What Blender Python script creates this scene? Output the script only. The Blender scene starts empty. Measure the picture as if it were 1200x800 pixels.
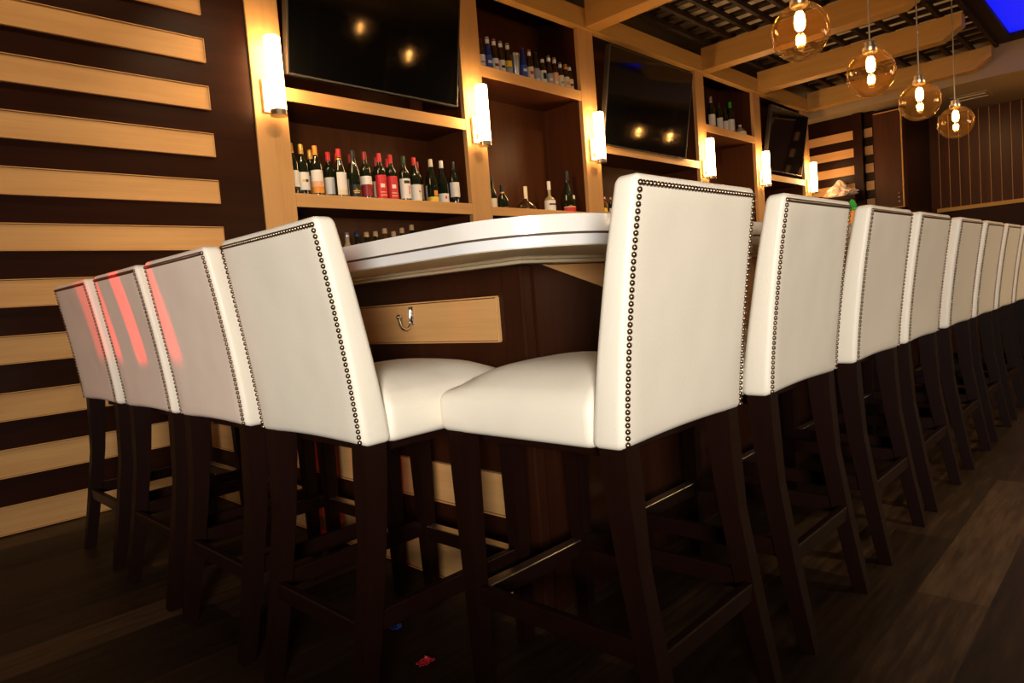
import bpy, bmesh, math, random
from mathutils import Vector, Matrix
random.seed(7)
C = bpy.context.scene.collection
sc = bpy.context.scene
PI = math.pi

# ------------------------------------------------------------------ materials
def new_mat(name):
    m = bpy.data.materials.new(name); m.use_nodes = True
    return m, m.node_tree, m.node_tree.nodes['Principled BSDF']

def plain(name, col, rough=0.5, metal=0.0, spec=0.5, coat=0.0, bump=0.0, bscale=200, sheen=0.0):
    m, nt, b = new_mat(name)
    b.inputs['Base Color'].default_value = (*col, 1)
    b.inputs['Roughness'].default_value = rough
    b.inputs['Metallic'].default_value = metal
    b.inputs['Specular IOR Level'].default_value = spec
    b.inputs['Coat Weight'].default_value = coat
    tc = nt.nodes.new('ShaderNodeTexCoord'); n = nt.nodes.new('ShaderNodeTexNoise')
    n.inputs['Scale'].default_value = bscale; n.inputs['Detail'].default_value = 3
    nt.links.new(tc.outputs['Object'], n.inputs['Vector'])
    if bump:
        bp = nt.nodes.new('ShaderNodeBump'); bp.inputs['Strength'].default_value = bump
        bp.inputs['Distance'].default_value = 0.002
        nt.links.new(n.outputs['Fac'], bp.inputs['Height']); nt.links.new(bp.outputs['Normal'], b.inputs['Normal'])
    mr = nt.nodes.new('ShaderNodeMapRange')
    mr.inputs['To Min'].default_value = max(0, rough - .05); mr.inputs['To Max'].default_value = min(1, rough + .05)
    nt.links.new(n.outputs['Fac'], mr.inputs['Value']); nt.links.new(mr.outputs['Result'], b.inputs['Roughness'])
    return m

def wood(name, c1, c2, axis, rough=0.4, scale=1.0, fig=0.5, spec=0.22):
    """long grain along one object axis"""
    m, nt, b = new_mat(name)
    N, L = nt.nodes, nt.links
    tc = N.new('ShaderNodeTexCoord'); mp = N.new('ShaderNodeMapping')
    s = [9.0 * scale] * 3; s['xyz'.index(axis)] = 0.7 * scale
    mp.inputs['Scale'].default_value = s
    L.new(tc.outputs['Object'], mp.inputs['Vector'])
    n1 = N.new('ShaderNodeTexNoise'); n1.inputs['Scale'].default_value = 1.6; n1.inputs['Detail'].default_value = 5
    n1.inputs['Distortion'].default_value = 0.8
    L.new(mp.outputs['Vector'], n1.inputs['Vector'])
    mp2 = N.new('ShaderNodeMapping'); s2 = [160.0 * scale] * 3; s2['xyz'.index(axis)] = 4 * scale
    mp2.inputs['Scale'].default_value = s2; L.new(tc.outputs['Object'], mp2.inputs['Vector'])
    n2 = N.new('ShaderNodeTexNoise'); n2.inputs['Scale'].default_value = 1; n2.inputs['Detail'].default_value = 2
    L.new(mp2.outputs['Vector'], n2.inputs['Vector'])
    mx = N.new('ShaderNodeMix'); mx.data_type = 'FLOAT'; mx.inputs[0].default_value = 0.35
    L.new(n1.outputs['Fac'], mx.inputs[2]); L.new(n2.outputs['Fac'], mx.inputs[3])
    r = N.new('ShaderNodeValToRGB')
    r.color_ramp.elements[0].position = 0.5 - 0.25; r.color_ramp.elements[1].position = 0.5 + 0.25
    r.color_ramp.elements[0].color = (*c1, 1); r.color_ramp.elements[1].color = (*c2, 1)
    L.new(mx.outputs[0], r.inputs['Fac']); L.new(r.outputs['Color'], b.inputs['Base Color'])
    b.inputs['Roughness'].default_value = rough; b.inputs['Specular IOR Level'].default_value = spec
    bp = N.new('ShaderNodeBump'); bp.inputs['Strength'].default_value = 0.08; bp.inputs['Distance'].default_value = 0.001
    L.new(n2.outputs['Fac'], bp.inputs['Height']); L.new(bp.outputs['Normal'], b.inputs['Normal'])
    return m

def emit(name, col, s):
    m, nt, b = new_mat(name)
    b.inputs['Base Color'].default_value = (*col, 1)
    b.inputs['Emission Color'].default_value = (*col, 1)
    b.inputs['Emission Strength'].default_value = s
    return m

MAPLE_X = wood('maple_along_x', (.54, .285, .105), (.68, .39, .155), 'x', .38)
MAPLE_Y = wood('maple_along_y', (.54, .285, .105), (.68, .39, .155), 'y', .38)
MAPLE_Z = wood('maple_along_z', (.54, .285, .105), (.68, .39, .155), 'z', .38)
BEAM_Y = wood('beam_maple_along_y', (.56, .30, .080), (.70, .40, .12), 'y', .45)
BEAM_X = wood('beam_maple_along_x', (.56, .30, .080), (.70, .40, .12), 'x', .45)
WAL_X = wood('walnut_along_x', (.014, .0036, .0014), (.029, .0075, .0028), 'x', .38, spec=.12)
WAL_Y = wood('walnut_along_y', (.014, .0036, .0014), (.029, .0075, .0028), 'y', .38, spec=.12)
WAL_Z = wood('walnut_along_z', (.019, .005, .002), (.038, .0105, .004), 'z', .38, spec=.14)
CAB_Z = wood('cabinet_walnut', (.046, .0122, .003), (.090, .0255, .0065), 'z', .42)
LEG_Z = wood('espresso_leg', (.007, .0019, .0011), (.0125, .0034, .0019), 'z', .45, spec=.14)
LEG_X = wood('espresso_rail', (.007, .0019, .0011), (.0125, .0034, .0019), 'x', .38, spec=.2)
LATT = wood('lattice_dark', (.020, .010, .006), (.034, .016, .009), 'x', .6)
LEATHER = plain('cream_leather', (.84, .785, .68), .42, bump=.35, bscale=420)
_nt = LEATHER.node_tree; _b = _nt.nodes['Principled BSDF']
_tc = _nt.nodes.new('ShaderNodeTexCoord'); _n = _nt.nodes.new('ShaderNodeTexNoise'); _n.inputs['Scale'].default_value = 7; _n.inputs['Detail'].default_value = 1
_bp = _nt.nodes.new('ShaderNodeBump'); _bp.inputs['Strength'].default_value = .35; _bp.inputs['Distance'].default_value = .012
_nt.links.new(_tc.outputs['Object'], _n.inputs['Vector']); _nt.links.new(_n.outputs['Fac'], _bp.inputs['Height'])
_old = _b.inputs['Normal'].links[0].from_node
_nt.links.new(_bp.outputs['Normal'], _old.inputs['Normal'])
NAIL = plain('pewter_nail', (.30, .22, .16), .33, metal=1.0)
STEEL = plain('brushed_steel', (.66, .58, .46), .30, metal=1.0, bscale=8)
CHROME = plain('chrome', (.72, .70, .68), .12, metal=1.0)
QUARTZ = plain('white_quartz', (.82, .80, .77), .22)
EDGE = plain('laminate_edge', (.74, .75, .78), .35)
UNDER = plain('painted_underside', (.84, .72, .50), .5)
JOINT = plain('shadow_joint', (.10, .06, .03), .7)
PLASTER = plain('tan_plaster', (.42, .31, .17), .8, bump=.1, bscale=60)
DARKWALL = plain('dark_paint', (.012, .007, .005), .8, bump=.1, bscale=60)
BLACKP = plain('black_plastic', (.012, .012, .013), .35)
SCREEN = plain('black_screen', (.003, .003, .003), .06, spec=.5)
BEZEL = plain('tv_bezel', (.10, .09, .08), .25, metal=.6)
BGLASS = plain('dark_bottle_glass', (.010, .013, .006), .07, coat=.3)
BROWNG = plain('brown_bottle_glass', (.035, .014, .005), .08, coat=.3)
BLUEG = plain('blue_bottle_glass', (.012, .035, .22), .08, coat=.3)
CLEARG = plain('pale_bottle_glass', (.34, .27, .16), .08, coat=.3)
AMBERG = plain('amber_bottle_glass', (.10, .035, .008), .07, coat=.3)
P = {}
def paint(key, col, rough=.5, metal=0):
    P[key] = plain(key, col, rough, metal); return P[key]
paint('white', (.80, .76, .70)); paint('cream', (.76, .66, .46)); paint('gold', (.72, .42, .10), .35, .5)
paint('red', (.62, .025, .030)); paint('darkred', (.26, .016, .020), .4); paint('orange', (.80, .30, .04))
paint('yellow', (.85, .58, .05)); paint('black', (.012, .012, .012)); paint('blue', (.03, .09, .42))
paint('silver', (.60, .60, .60), .3, .8); paint('peach', (.82, .44, .25)); paint('cork', (.62, .40, .20), .7)
paint('green', (.02, .42, .05)); paint('darkgreen', (.02, .045, .015)); paint('grey', (.35, .36, .38)); paint('navy', (.02, .03, .12))

# planked floor
def floor_mat():
    m, nt, b = new_mat('plank_floor'); N, L = nt.nodes, nt.links
    tc = N.new('ShaderNodeTexCoord')
    br = N.new('ShaderNodeTexBrick'); br.offset = .37; br.offset_frequency = 2
    br.inputs['Scale'].default_value = 1; br.inputs['Brick Width'].default_value = 1.25
    br.inputs['Row Height'].default_value = .17; br.inputs['Mortar Size'].default_value = .0018
    br.inputs['Color1'].default_value = (.0, .0, .0, 1); br.inputs['Color2'].default_value = (1, 1, 1, 1)
    br.inputs['Mortar'].default_value = (.2, .2, .2, 1)
    L.new(tc.outputs['Object'], br.inputs['Vector'])
    mp = N.new('ShaderNodeMapping'); mp.inputs['Scale'].default_value = (1.6, 16, 1)
    L.new(tc.outputs['Object'], mp.inputs['Vector'])
    no = N.new('ShaderNodeTexNoise'); no.inputs['Scale'].default_value = 2.2; no.inputs['Detail'].default_value = 7
    no.inputs['Roughness'].default_value = .68
    L.new(mp.outputs['Vector'], no.inputs['Vector'])
    mx = N.new('ShaderNodeMix'); mx.data_type = 'FLOAT'; mx.inputs[0].default_value = .68
    L.new(br.outputs['Color'], mx.inputs[2]); L.new(no.outputs['Fac'], mx.inputs[3])
    r = N.new('ShaderNodeValToRGB'); e = r.color_ramp.elements
    e[0].position = .22; e[0].color = (.005, .0023, .0012, 1); e[1].position = .85; e[1].color = (.12, .068, .032, 1)
    mid = e.new(.52); mid.color = (.030, .0155, .0075, 1)
    L.new(mx.outputs[0], r.inputs['Fac']); L.new(r.outputs['Color'], b.inputs['Base Color'])
    b.inputs['Roughness'].default_value = .5; b.inputs['Specular IOR Level'].default_value = .14
    bp = N.new('ShaderNodeBump'); bp.inputs['Strength'].default_value = .25; bp.inputs['Distance'].default_value = .002
    L.new(no.outputs['Fac'], bp.inputs['Height']); L.new(bp.outputs['Normal'], b.inputs['Normal'])
    return m
FLOOR = floor_mat()

def globe_mat():
    m = bpy.data.materials.new('amber_globe_glass'); m.use_nodes = True
    nt = m.node_tree; N, L = nt.nodes, nt.links; N.clear()
    out = N.new('ShaderNodeOutputMaterial'); mix = N.new('ShaderNodeMixShader')
    tr = N.new('ShaderNodeBsdfTransparent'); tr.inputs['Color'].default_value = (.93, .76, .52, 1)
    gl = N.new('ShaderNodeBsdfGlossy'); gl.inputs['Roughness'].default_value = .03
    lw = N.new('ShaderNodeLayerWeight'); lw.inputs['Blend'].default_value = .18
    mr = N.new('ShaderNodeMapRange'); mr.inputs['To Min'].default_value = .05; mr.inputs['To Max'].default_value = .5
    L.new(lw.outputs['Fresnel'], mr.inputs['Value']); L.new(mr.outputs['Result'], mix.inputs['Fac'])
    tl = N.new('ShaderNodeBsdfTranslucent'); tl.inputs['Color'].default_value = (.9, .50, .16, 1)
    df = N.new('ShaderNodeMixShader'); df.inputs[0].default_value = .010
    L.new(tr.outputs[0], df.inputs[1]); L.new(tl.outputs[0], df.inputs[2]); L.new(df.outputs[0], mix.inputs[1]); L.new(gl.outputs[0], mix.inputs[2]); L.new(mix.outputs[0], out.inputs['Surface'])
    return m
GLOBE = globe_mat()
TUBE = emit('lit_sconce_tube', (1.0, .60, .25), 38)
FILAMENT = emit('lit_filament', (1.0, .54, .18), 165)
BLUELED = emit('blue_led_panel', (.005, .012, 1.0), .9)

# ------------------------------------------------------------------ mesh helpers
def obj(name, bm, mat, parent=None, smooth=False, angle=None, loc=None):
    me = bpy.data.meshes.new(name)
    bmesh.ops.recalc_face_normals(bm, faces=bm.faces)
    bm.to_mesh(me); bm.free()
    for m in (mat if isinstance(mat, (list, tuple)) else [mat]): me.materials.append(m)
    if smooth:
        for p in me.polygons: p.use_smooth = True
        me.set_sharp_from_angle(angle=math.radians(angle or 40))
    o = bpy.data.objects.new(name, me); C.objects.link(o)
    if parent: o.parent = parent
    if loc: o.location = loc
    return o

def tag(o, label=None, cat=None, group=None, kind=None):
    if label: o['label'] = label
    if cat: o['category'] = cat
    if group: o['group'] = group
    if kind: o['kind'] = kind
    return o

def thing(name, label, cat, loc=(0, 0, 0), rz=0, group=None):
    o = bpy.data.objects.new(name, None); C.objects.link(o)
    o.empty_display_size = .1
    o.location = loc; o.rotation_euler = (0, 0, rz)
    return tag(o, label, cat, group)

def copy_tree(o, parent=None):
    c = o.copy(); C.objects.link(c); c.parent = parent
    for ch in o.children: copy_tree(ch, c)
    return c

def box(bm, x0, x1, y0, y1, z0, z1, bev=0.0, mi=0):
    r = bmesh.ops.create_cube(bm, size=1)
    vs = r['verts']
    for v in vs:
        v.co = Vector((x0 + (v.co.x + .5) * (x1 - x0), y0 + (v.co.y + .5) * (y1 - y0), z0 + (v.co.z + .5) * (z1 - z0)))
    fs = set(f for v in vs for f in v.link_faces)
    for f in fs: f.material_index = mi
    if bev:
        es = list(set(e for v in vs for e in v.link_edges))
        rr = bmesh.ops.bevel(bm, geom=es, offset=bev, segments=2, affect='EDGES', profile=.5)
        for f in rr['faces']: f.material_index = mi
    return bm

def B(*a, **k):
    return box(bmesh.new(), *a, **k)

def prism(bm, pts, z0, z1, bev=0, axis='z', mi=0):
    """extruded polygon; axis z: pts (x,y); axis y: pts (x,z) from y=z0 to z1; axis x: pts (y,z)"""
    def P3(p, h):
        return {'z': (p[0], p[1], h), 'y': (p[0], h, p[1]), 'x': (h, p[0], p[1])}[axis]
    a = [bm.verts.new(P3(p, z0)) for p in pts]; b = [bm.verts.new(P3(p, z1)) for p in pts]
    fs = [bm.faces.new(a), bm.faces.new(b[::-1])]
    n = len(pts)
    for i in range(n): fs.append(bm.faces.new((a[i], b[i], b[(i + 1) % n], a[(i + 1) % n])))
    for f in fs: f.material_index = mi
    if bev:
        es = list(set(list(fs[0].edges) + list(fs[1].edges)))
        bmesh.ops.bevel(bm, geom=es, offset=bev, segments=2, affect='EDGES', profile=.5)
    return bm

def lathe(bm, prof, n=20, cx=0, cy=0, caps=True):
    rings = []
    for r, z in prof:
        rings.append([bm.verts.new((cx + r * math.cos(2 * PI * i / n), cy + r * math.sin(2 * PI * i / n), z)) for i in range(n)])
    for a, b in zip(rings, rings[1:]):
        for i in range(n): bm.faces.new((a[i], a[(i + 1) % n], b[(i + 1) % n], b[i]))
    if caps:
        bm.faces.new(rings[0][::-1]); bm.faces.new(rings[-1])
    return bm

def tube(bm, pts, r, n=10):
    pts = [Vector(p) for p in pts]; rings = []
    up = Vector((0, 0, 1))
    for i, p in enumerate(pts):
        d = (pts[min(i + 1, len(pts) - 1)] - pts[max(i - 1, 0)]).normalized()
        s = d.cross(up)
        if s.length < 1e-3: s = Vector((1, 0, 0))
        s.normalize(); t = s.cross(d).normalized()
        rings.append([bm.verts.new(p + s * r * math.cos(2 * PI * k / n) + t * r * math.sin(2 * PI * k / n)) for k in range(n)])
    for a, b in zip(rings, rings[1:]):
        for k in range(n): bm.faces.new((a[k], a[(k + 1) % n], b[(k + 1) % n], b[k]))
    bm.faces.new(rings[0][::-1]); bm.faces.new(rings[-1])
    return bm

def loft(bm, secs):
    """secs: list of closed loops with equal counts"""
    R = [[bm.verts.new(p) for p in s] for s in secs]
    n = len(R[0])
    for a, b in zip(R, R[1:]):
        for i in range(n): bm.faces.new((a[i], a[(i + 1) % n], b[(i + 1) % n], b[i]))
    bm.faces.new(R[0][::-1]); bm.faces.new(R[-1])
    return bm

def rbox(bm, hx, hy, hz, r, nx, ny, nz, deform):
    """rounded box lattice, then deformed"""
    def par(h, n):
        a = [-h, -h + r * .25, -h + r * .6, -h + r]
        m = [(-h + r) + (2 * h - 2 * r) * i / n for i in range(1, n)]
        return a + m + [h - r, h - r * .6, h - r * .25, h]
    X, Y, Z = par(hx, nx), par(hy, ny), par(hz, nz)
    cache = {}
    def V(i, j, k):
        key = (i, j, k)
        if key not in cache:
            p = Vector((X[i], Y[j], Z[k]))
            q = Vector((max(-hx + r, min(hx - r, p.x)), max(-hy + r, min(hy - r, p.y)), max(-hz + r, min(hz - r, p.z))))
            d = p - q
            if d.length > 1e-9: p = q + d.normalized() * r
            cache[key] = bm.verts.new(deform(p))
        return cache[key]
    nX, nY, nZ = len(X) - 1, len(Y) - 1, len(Z) - 1
    for i in range(nX):
        for j in range(nY):
            for k in (0, nZ): bm.faces.new((V(i, j, k), V(i + 1, j, k), V(i + 1, j + 1, k), V(i, j + 1, k)))
    for i in range(nX):
        for k in range(nZ):
            for j in (0, nY): bm.faces.new((V(i, j, k), V(i + 1, j, k), V(i + 1, j, k + 1), V(i, j, k + 1)))
    for j in range(nY):
        for k in range(nZ):
            for i in (0, nX): bm.faces.new((V(i, j, k), V(i, j + 1, k), V(i, j + 1, k + 1), V(i, j, k + 1)))
    return bm

def struct(o):
    o['kind'] = 'structure'; return o

# ------------------------------------------------------------------ room shell
YB = 3.80          # striped wall / back bar front plane
XR = 12.6          # panelled end wall
CZ = 3.80          # ceiling
struct(obj('floor', B(-3.1, XR + .1, -4.1, 4.4, -.1, 0), FLOOR))
struct(obj('ceiling', B(-3.1, XR + .1, -4.1, 4.4, CZ, CZ + .1), PLASTER))
bm = B(-3.1, 1.893, YB, YB + .12, 0, CZ)
S0, SP, SH = .005, .2572, .128
for k in range(14):
    z = S0 + SP * k
    box(bm, -3.0, 1.634, YB - .010, YB + .001, z + .004, z + SH - .006, bev=.002, mi=1)
    for q in (z - .001, z + SH - .004): box(bm, -3.0, 1.637, YB - .016, YB + .001, q, q + .004, bev=.001, mi=1)
    box(bm, 1.634, 1.638, YB - .014, YB + .001, z + .003, z + SH - .004, bev=.001, mi=1)
struct(obj('wall_back', bm, [WAL_X, MAPLE_X]))
struct(obj('wall_left', B(-3.2, -3.1, -4.1, 4.4, 0, CZ), DARKWALL))
struct(obj('wall_front', B(-3.1, XR + .1, -4.2, -4.1, 0, CZ), DARKWALL))
# end wall with dark vertical boards and thin light grooves
bm = B(XR, XR + .1, -4.1, 4.4, 0, CZ)
y = -1.0
while y < 3.0:
    box(bm, XR - .02, XR + .001, y + .004, y + .128, 1.76, 3.2, bev=.003, mi=0)
    box(bm, XR - .012, XR + .001, y - .004, y + .004, 1.76, 3.2, mi=1)
    y += .132
box(bm, XR - .035, XR + .001, -1.0, 2.62, 1.70, 1.76, bev=.004, mi=1)
box(bm, XR - .015, XR + .001, -1.0, 2.62, .10, 1.70, bev=.003, mi=2)
struct(obj('wall_right', bm, [CAB_Z, BEAM_Y, WAL_Z]))
# striped return beside the last pilaster
XS = 11.0
bm = B(XS, XS + .12, 3.20, 4.4, 0, 3.2)
for k in range(13):
    z = S0 + SP * k
    if z + SH < 3.2: box(bm, XS - .010, XS + .001, 3.33, 4.39, z, z + SH, bev=.003, mi=1)
box(bm, XS - .05, XS + .12, 3.20, 3.325, 0, 3.2, bev=.003, mi=0)
box(bm, XS + .162, XR - .03, 2.69, 3.20, 0, 3.2, mi=0)
box(bm, XS + .06, XS + .162, 3.065, 3.20, 0, 3.2, mi=0)
for k in range(13):
    z = S0 + SP * k
    if z + SH < 3.2: box(bm, XS + .05, XS + .061, 3.09, 3.199, z, z + SH, bev=.003, mi=1)
struct(obj('wall_far', bm, [WAL_Y, MAPLE_Y]))
# dropped bulkhead over the end of the room
struct(obj('trim_1', B(10.66, XR, -4.1, 4.4, 3.2, CZ), PLASTER))
struct(obj('baseboard_back', B(-3.1, 1.0, YB - .018, YB - .010, 0, .004, bev=.001), WAL_X))

# ------------------------------------------------------------------ back bar
bb = thing('back_bar', 'long built-in back bar of maple pilasters and shelves with dark bays', 'back bar', (1.893, YB, 0))
def bbp(name, bm, mat, **k):
    bm.transform(Matrix.Translation((-1.893, -YB, 0)))
    return obj(name, bm, mat, bb, **k)
PIL = [(1.893, 2.10), (3.56, 3.77), (5.025, 5.25), (7.14, 7.335), (8.63, 8.83), (10.26, 10.48)]
YD = 4.25
for a, b in PIL:
    bbp('pilaster', B(a, b, YB - .012, YB + .03, 0, 3.30, bev=.003), MAPLE_Z)
    bbp('divider_panel', B(a + .004, b - .004, YB + .031, YD, 0, 3.40), CAB_Z)
bbp('back_panel', B(1.90, 10.47, YD, YD + .03, 0, 3.45), CAB_Z)
bbp('header', B(1.893, 10.48, YB - .04, YB + .04, 3.275, 3.45, bev=.003), BEAM_X)
bbp('top_panel', B(1.90, 10.47, YB + .041, YD, 3.41, 3.44), WAL_X)
bays = [(PIL[i][1], PIL[i + 1][0]) for i in range(5)]
def shelf(i, z0, z1, mat=MAPLE_X):
    a, b = bays[i]
    s = bbp('shelf', B(a + .001, b - .001, YB + .001, YD - .001, z0 + .012, z1, bev=.002), CAB_Z)
    bm = B(a + .001, b - .001, YB - .010, YB + .0005, z0, z1 + .001, bev=.002)
    bm.transform(Matrix.Translation((-1.893, -YB, 0)))
    obj('shelf_edge', bm, mat, s)
for i in (0, 2, 4):
    shelf(i, 2.185, 2.264); shelf(i, 1.55, 1.632)
for i in (1, 3):
    shelf(i, 2.622, 2.708); shelf(i, 1.55, 1.617)
for i in range(5):
    a, b = bays[i]
    bbp('counter_shelf', B(a + .001, b - .001, YB - .2, YD - .001, 1.08, 1.12, bev=.003), WAL_X)
    bbp('base_cabinet', B(a + .001, b - .001, YB + .001, YD - .001, .0, 1.079), WAL_Z)

# ------------------------------------------------------------------ pergola beams + lattice
BX = [(5.12, 5.30), (7.26, 7.44), (8.73, 8.90), (10.41, 10.58)]
BL = ['maple ceiling beam nearest the camera, meeting the header above the third pilaster',
      'long maple ceiling beam passing behind the largest pendant globe',
      'maple ceiling beam with chamfered end, third away from the camera',
      'farthest maple ceiling beam, beside the tan bulkhead']
for (a, b), l in zip(BX, BL):
    y1 = YB - .04
    pts = [(y1, 3.285), (1.72, 3.285), (1.53, 3.40), (1.53, 3.53), (y1, 3.53)]
    bm = prism(bmesh.new(), pts, a, b, bev=.004, axis='x')
    bm.transform(Matrix.Translation((-(a + b) / 2, -y1, -3.285)))
    tag(obj('ceiling_beam', bm, BEAM_Y, loc=((a + b) / 2, y1, 3.285)), l, 'beam', 'maple beams over the bar')
lat = thing('ceiling_lattice', 'dark open lattice of wooden bars lying on top of the ceiling beams', 'lattice', (5, 1.5, 3.53))
ys = [3.66 - .24 * i for i in range(10)]
for y in ys:
    bm = B(2.5, 10.60, y - .022, y + .022, 3.53, 3.585, bev=.003); bm.transform(Matrix.Translation((-5, -1.5, -3.53)))
    obj('purlin', bm, LATT, lat)
x = 2.6
while x < 10.6:
    bm = B(x - .045, x + .045, 1.42, 3.76, 3.585, 3.615, bev=.003); bm.transform(Matrix.Translation((-5, -1.5, -3.53)))
    obj('slat', bm, LATT, lat)
    x += .25
# side boards carry the lattice past the beams that are out of the picture
for (a, b) in [(3.6, 3.77)]:
    y1 = YB - .04
    pts = [(y1, 3.285), (1.72, 3.285), (1.53, 3.40), (1.53, 3.53), (y1, 3.53)]
    bm = prism(bmesh.new(), pts, a, b, bev=.004, axis='x'); bm.transform(Matrix.Translation((-5, -1.5, -3.53)))
    obj('bearer_beam', bm, BEAM_Y, lat)

# blue lit tray in the ceiling
bt = thing('blue_ceiling_light', 'blue lit ceiling tray with a dark wooden surround', 'ceiling light', (9.5, .6, CZ))
bm = bmesh.new()
x0, x1, y0, y1 = 8.6, 10.36, .55, 1.335
zf = 3.60
for q in ((x0 - .02, x1 + .24, y1, y1 + .17), (x0 - .02, x1 + .24, y0 - .17, y0), (x1, x1 + .24, y0, y1), (x0 - .24, x0, y0, y1)):
    box(bm, *q, zf - .04, CZ - .001, bev=.004)
bm.transform(Matrix.Translation((-9.5, -.6, -CZ))); obj('surround', bm, LATT, bt)
bm = B(x0, x1, y0, y1, zf, zf + .02); bm.transform(Matrix.Translation((-9.5, -.6, -CZ))); obj('lit_panel', bm, BLUELED, bt)
# vent on the bulkhead underside
av = thing('air_vent', 'slotted air vent in the tan ceiling above the dark end wall', 'vent', (11.6, 1.95, 3.2))
obj('frame', B(-.22, .22, -.22, .22, -.012, -.0005, bev=.003), PLASTER, av)
for q in (-.10, .10): obj('slot_bar', B(q - .03, q + .03, -.18, .18, -.022, -.012, bev=.003), UNDER, av)

# ------------------------------------------------------------------ televisions
def tv(x0, x1, zb, h, tilt, label):
    w = x1 - x0; xc = (x0 + x1) / 2
    t = thing('television', label, 'television', (xc, YT, zb))
    R = Matrix.Rotation(tilt, 4, 'X')
    def part(n, bm, m, sm=False):
        bm.transform(R); return obj(n, bm, m, t, smooth=sm)
    part('housing', B(-w / 2, w / 2, .004, .05, 0, h, bev=.004), BLACKP)
    bm = bmesh.new(); e = .012
    box(bm, -w / 2, w / 2, -.006, .004, 0, e, bev=.002); box(bm, -w / 2, w / 2, -.006, .004, h - e, h, bev=.002)
    box(bm, -w / 2, -w / 2 + e, -.006, .004, e, h - e, bev=.002); box(bm, w / 2 - e, w / 2, -.006, .004, e, h - e, bev=.002)
    part('bezel', bm, BEZEL)
    part('screen', B(-w / 2 + e, w / 2 - e, -.002, .003, e, h - e), SCREEN)
    bm = B(-.20, .20, .05, .075, .25, .60, bev=.003); part('bracket', bm, BLACKP)
    bm = bmesh.new(); yb = YD - YT
    tube(bm, [(0, .02, .42), (0, yb - .02, .42)], .022); box(bm, -.18, .18, yb - .02, yb, .27, .57)
    obj('wall_arm', bm, BLACKP, t)
    return t
TILT = math.radians(9.5)
YT = 3.765
tv(2.108, 3.465, 2.335, .82, TILT, 'nearest large black television, tilted forward above the wine shelf')
tv(5.275, 6.78, 2.25, .89, TILT, 'middle black television in the third bay, reflecting two pendant lights')
tv(8.842, 10.06, 2.30, .82, TILT, 'farthest black television, beside the striped end wall')

# ------------------------------------------------------------------ wall sconces
SL = ['lit tube wall sconce on the nearest pilaster beside the striped wall',
      'lit tube wall sconce between the wine shelf and the beer bottle bay',
      'lit tube wall sconce on the third pilaster, above the stool closest to the bar corner',
      'lit tube wall sconce on the fourth pilaster, right of the middle television',
      'lit tube wall sconce on the fifth pilaster, left of the farthest television',
      'lit tube wall sconce on the last pilaster, beside the crumpled bundle']
proto = None
for (a, b), l in zip(PIL, SL):
    xc = (a + b) / 2
    if proto is None:
        t = thing('wall_sconce', l, 'wall lamp', (xc, YB - .012, 2.07), 0, 'tube sconces on the pilasters')
        obj('back_plate', B(-.055, .055, -.022, -.0005, .02, .215, bev=.003), STEEL, t)
        obj('stem', B(-.02, .02, -.05, -.022, .05, .09, bev=.003), STEEL, t)
        obj('glass_tube', lathe(bmesh.new(), [(.040, .006), (.046, .012), (.046, .434), (.040, .44)], 24, 0, -.085), TUBE, t, smooth=True)
        obj('bottom_cap', lathe(bmesh.new(), [(.049, -.012), (.049, .020)], 24, 0, -.085), STEEL, t, smooth=True)
        proto = t
    else:
        t = copy_tree(proto); t['label'] = l; t.location = (xc, YB - .012, 2.07)

# ------------------------------------------------------------------ pendants
PX = [2.87, 3.78, 4.71, 5.67]
PL = ['amber glass globe pendant nearest the camera, largest of the four in a row',
      'second nearest amber glass globe pendant, hanging before the third ceiling beam',
      'third amber glass globe pendant from the camera',
      'farthest and smallest looking amber glass globe pendant']
proto = None
PZ = 1.87
for x, l in zip(PX, PL):
    if proto is None:
        t = thing('pendant_lamp', l, 'pendant lamp', (x, 1.05, PZ), 0, 'globe pendants above the bar')
        g = []
        R = .112
        for i in range(25):
            a = -PI / 2 + PI * i / 24 * .93
            g.append((max(.0015, R * math.cos(a)), R * math.sin(a)))
        obj('glass_globe', lathe(bmesh.new(), g, 40, caps=False), GLOBE, t, smooth=True)
        obj('socket', lathe(bmesh.new(), [(.030, .098), (.034, .103), (.034, .125), (.026, .128), (.026, .150), (.010, .158)], 20), STEEL, t, smooth=True)
        obj('cord', lathe(bmesh.new(), [(.004, .157), (.004, CZ - PZ - .02)], 8), STEEL, t, smooth=True)
        obj('canopy', lathe(bmesh.new(), [(.05, CZ - PZ - .02), (.055, CZ - PZ)], 20), STEEL, t, smooth=True)
        bu = obj('bulb', lathe(bmesh.new(), [(.010, .006), (.018, .016), (.021, .040), (.018, .066), (.012, .078)], 16), FILAMENT, t, smooth=True)
        obj('bulb_base', lathe(bmesh.new(), [(.013, .078), (.013, .104)], 14), STEEL, bu, smooth=True)
        bu2 = obj('lower_filament', lathe(bmesh.new(), [(.010, -.052), (.015, -.046), (.015, -.024), (.009, -.018)], 16), FILAMENT, t, smooth=True)
        obj('spindle', lathe(bmesh.new(), [(.003, -.016), (.003, .010)], 8), STEEL, bu2, smooth=True)
        obj('finial', lathe(bmesh.new(), [(.010, -.066), (.013, -.062), (.010, -.050)], 14), P['gold'], bu2, smooth=True)
        proto = t
    else:
        t = copy_tree(proto); t['label'] = l; t.location = (x, 1.05, PZ)

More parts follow.
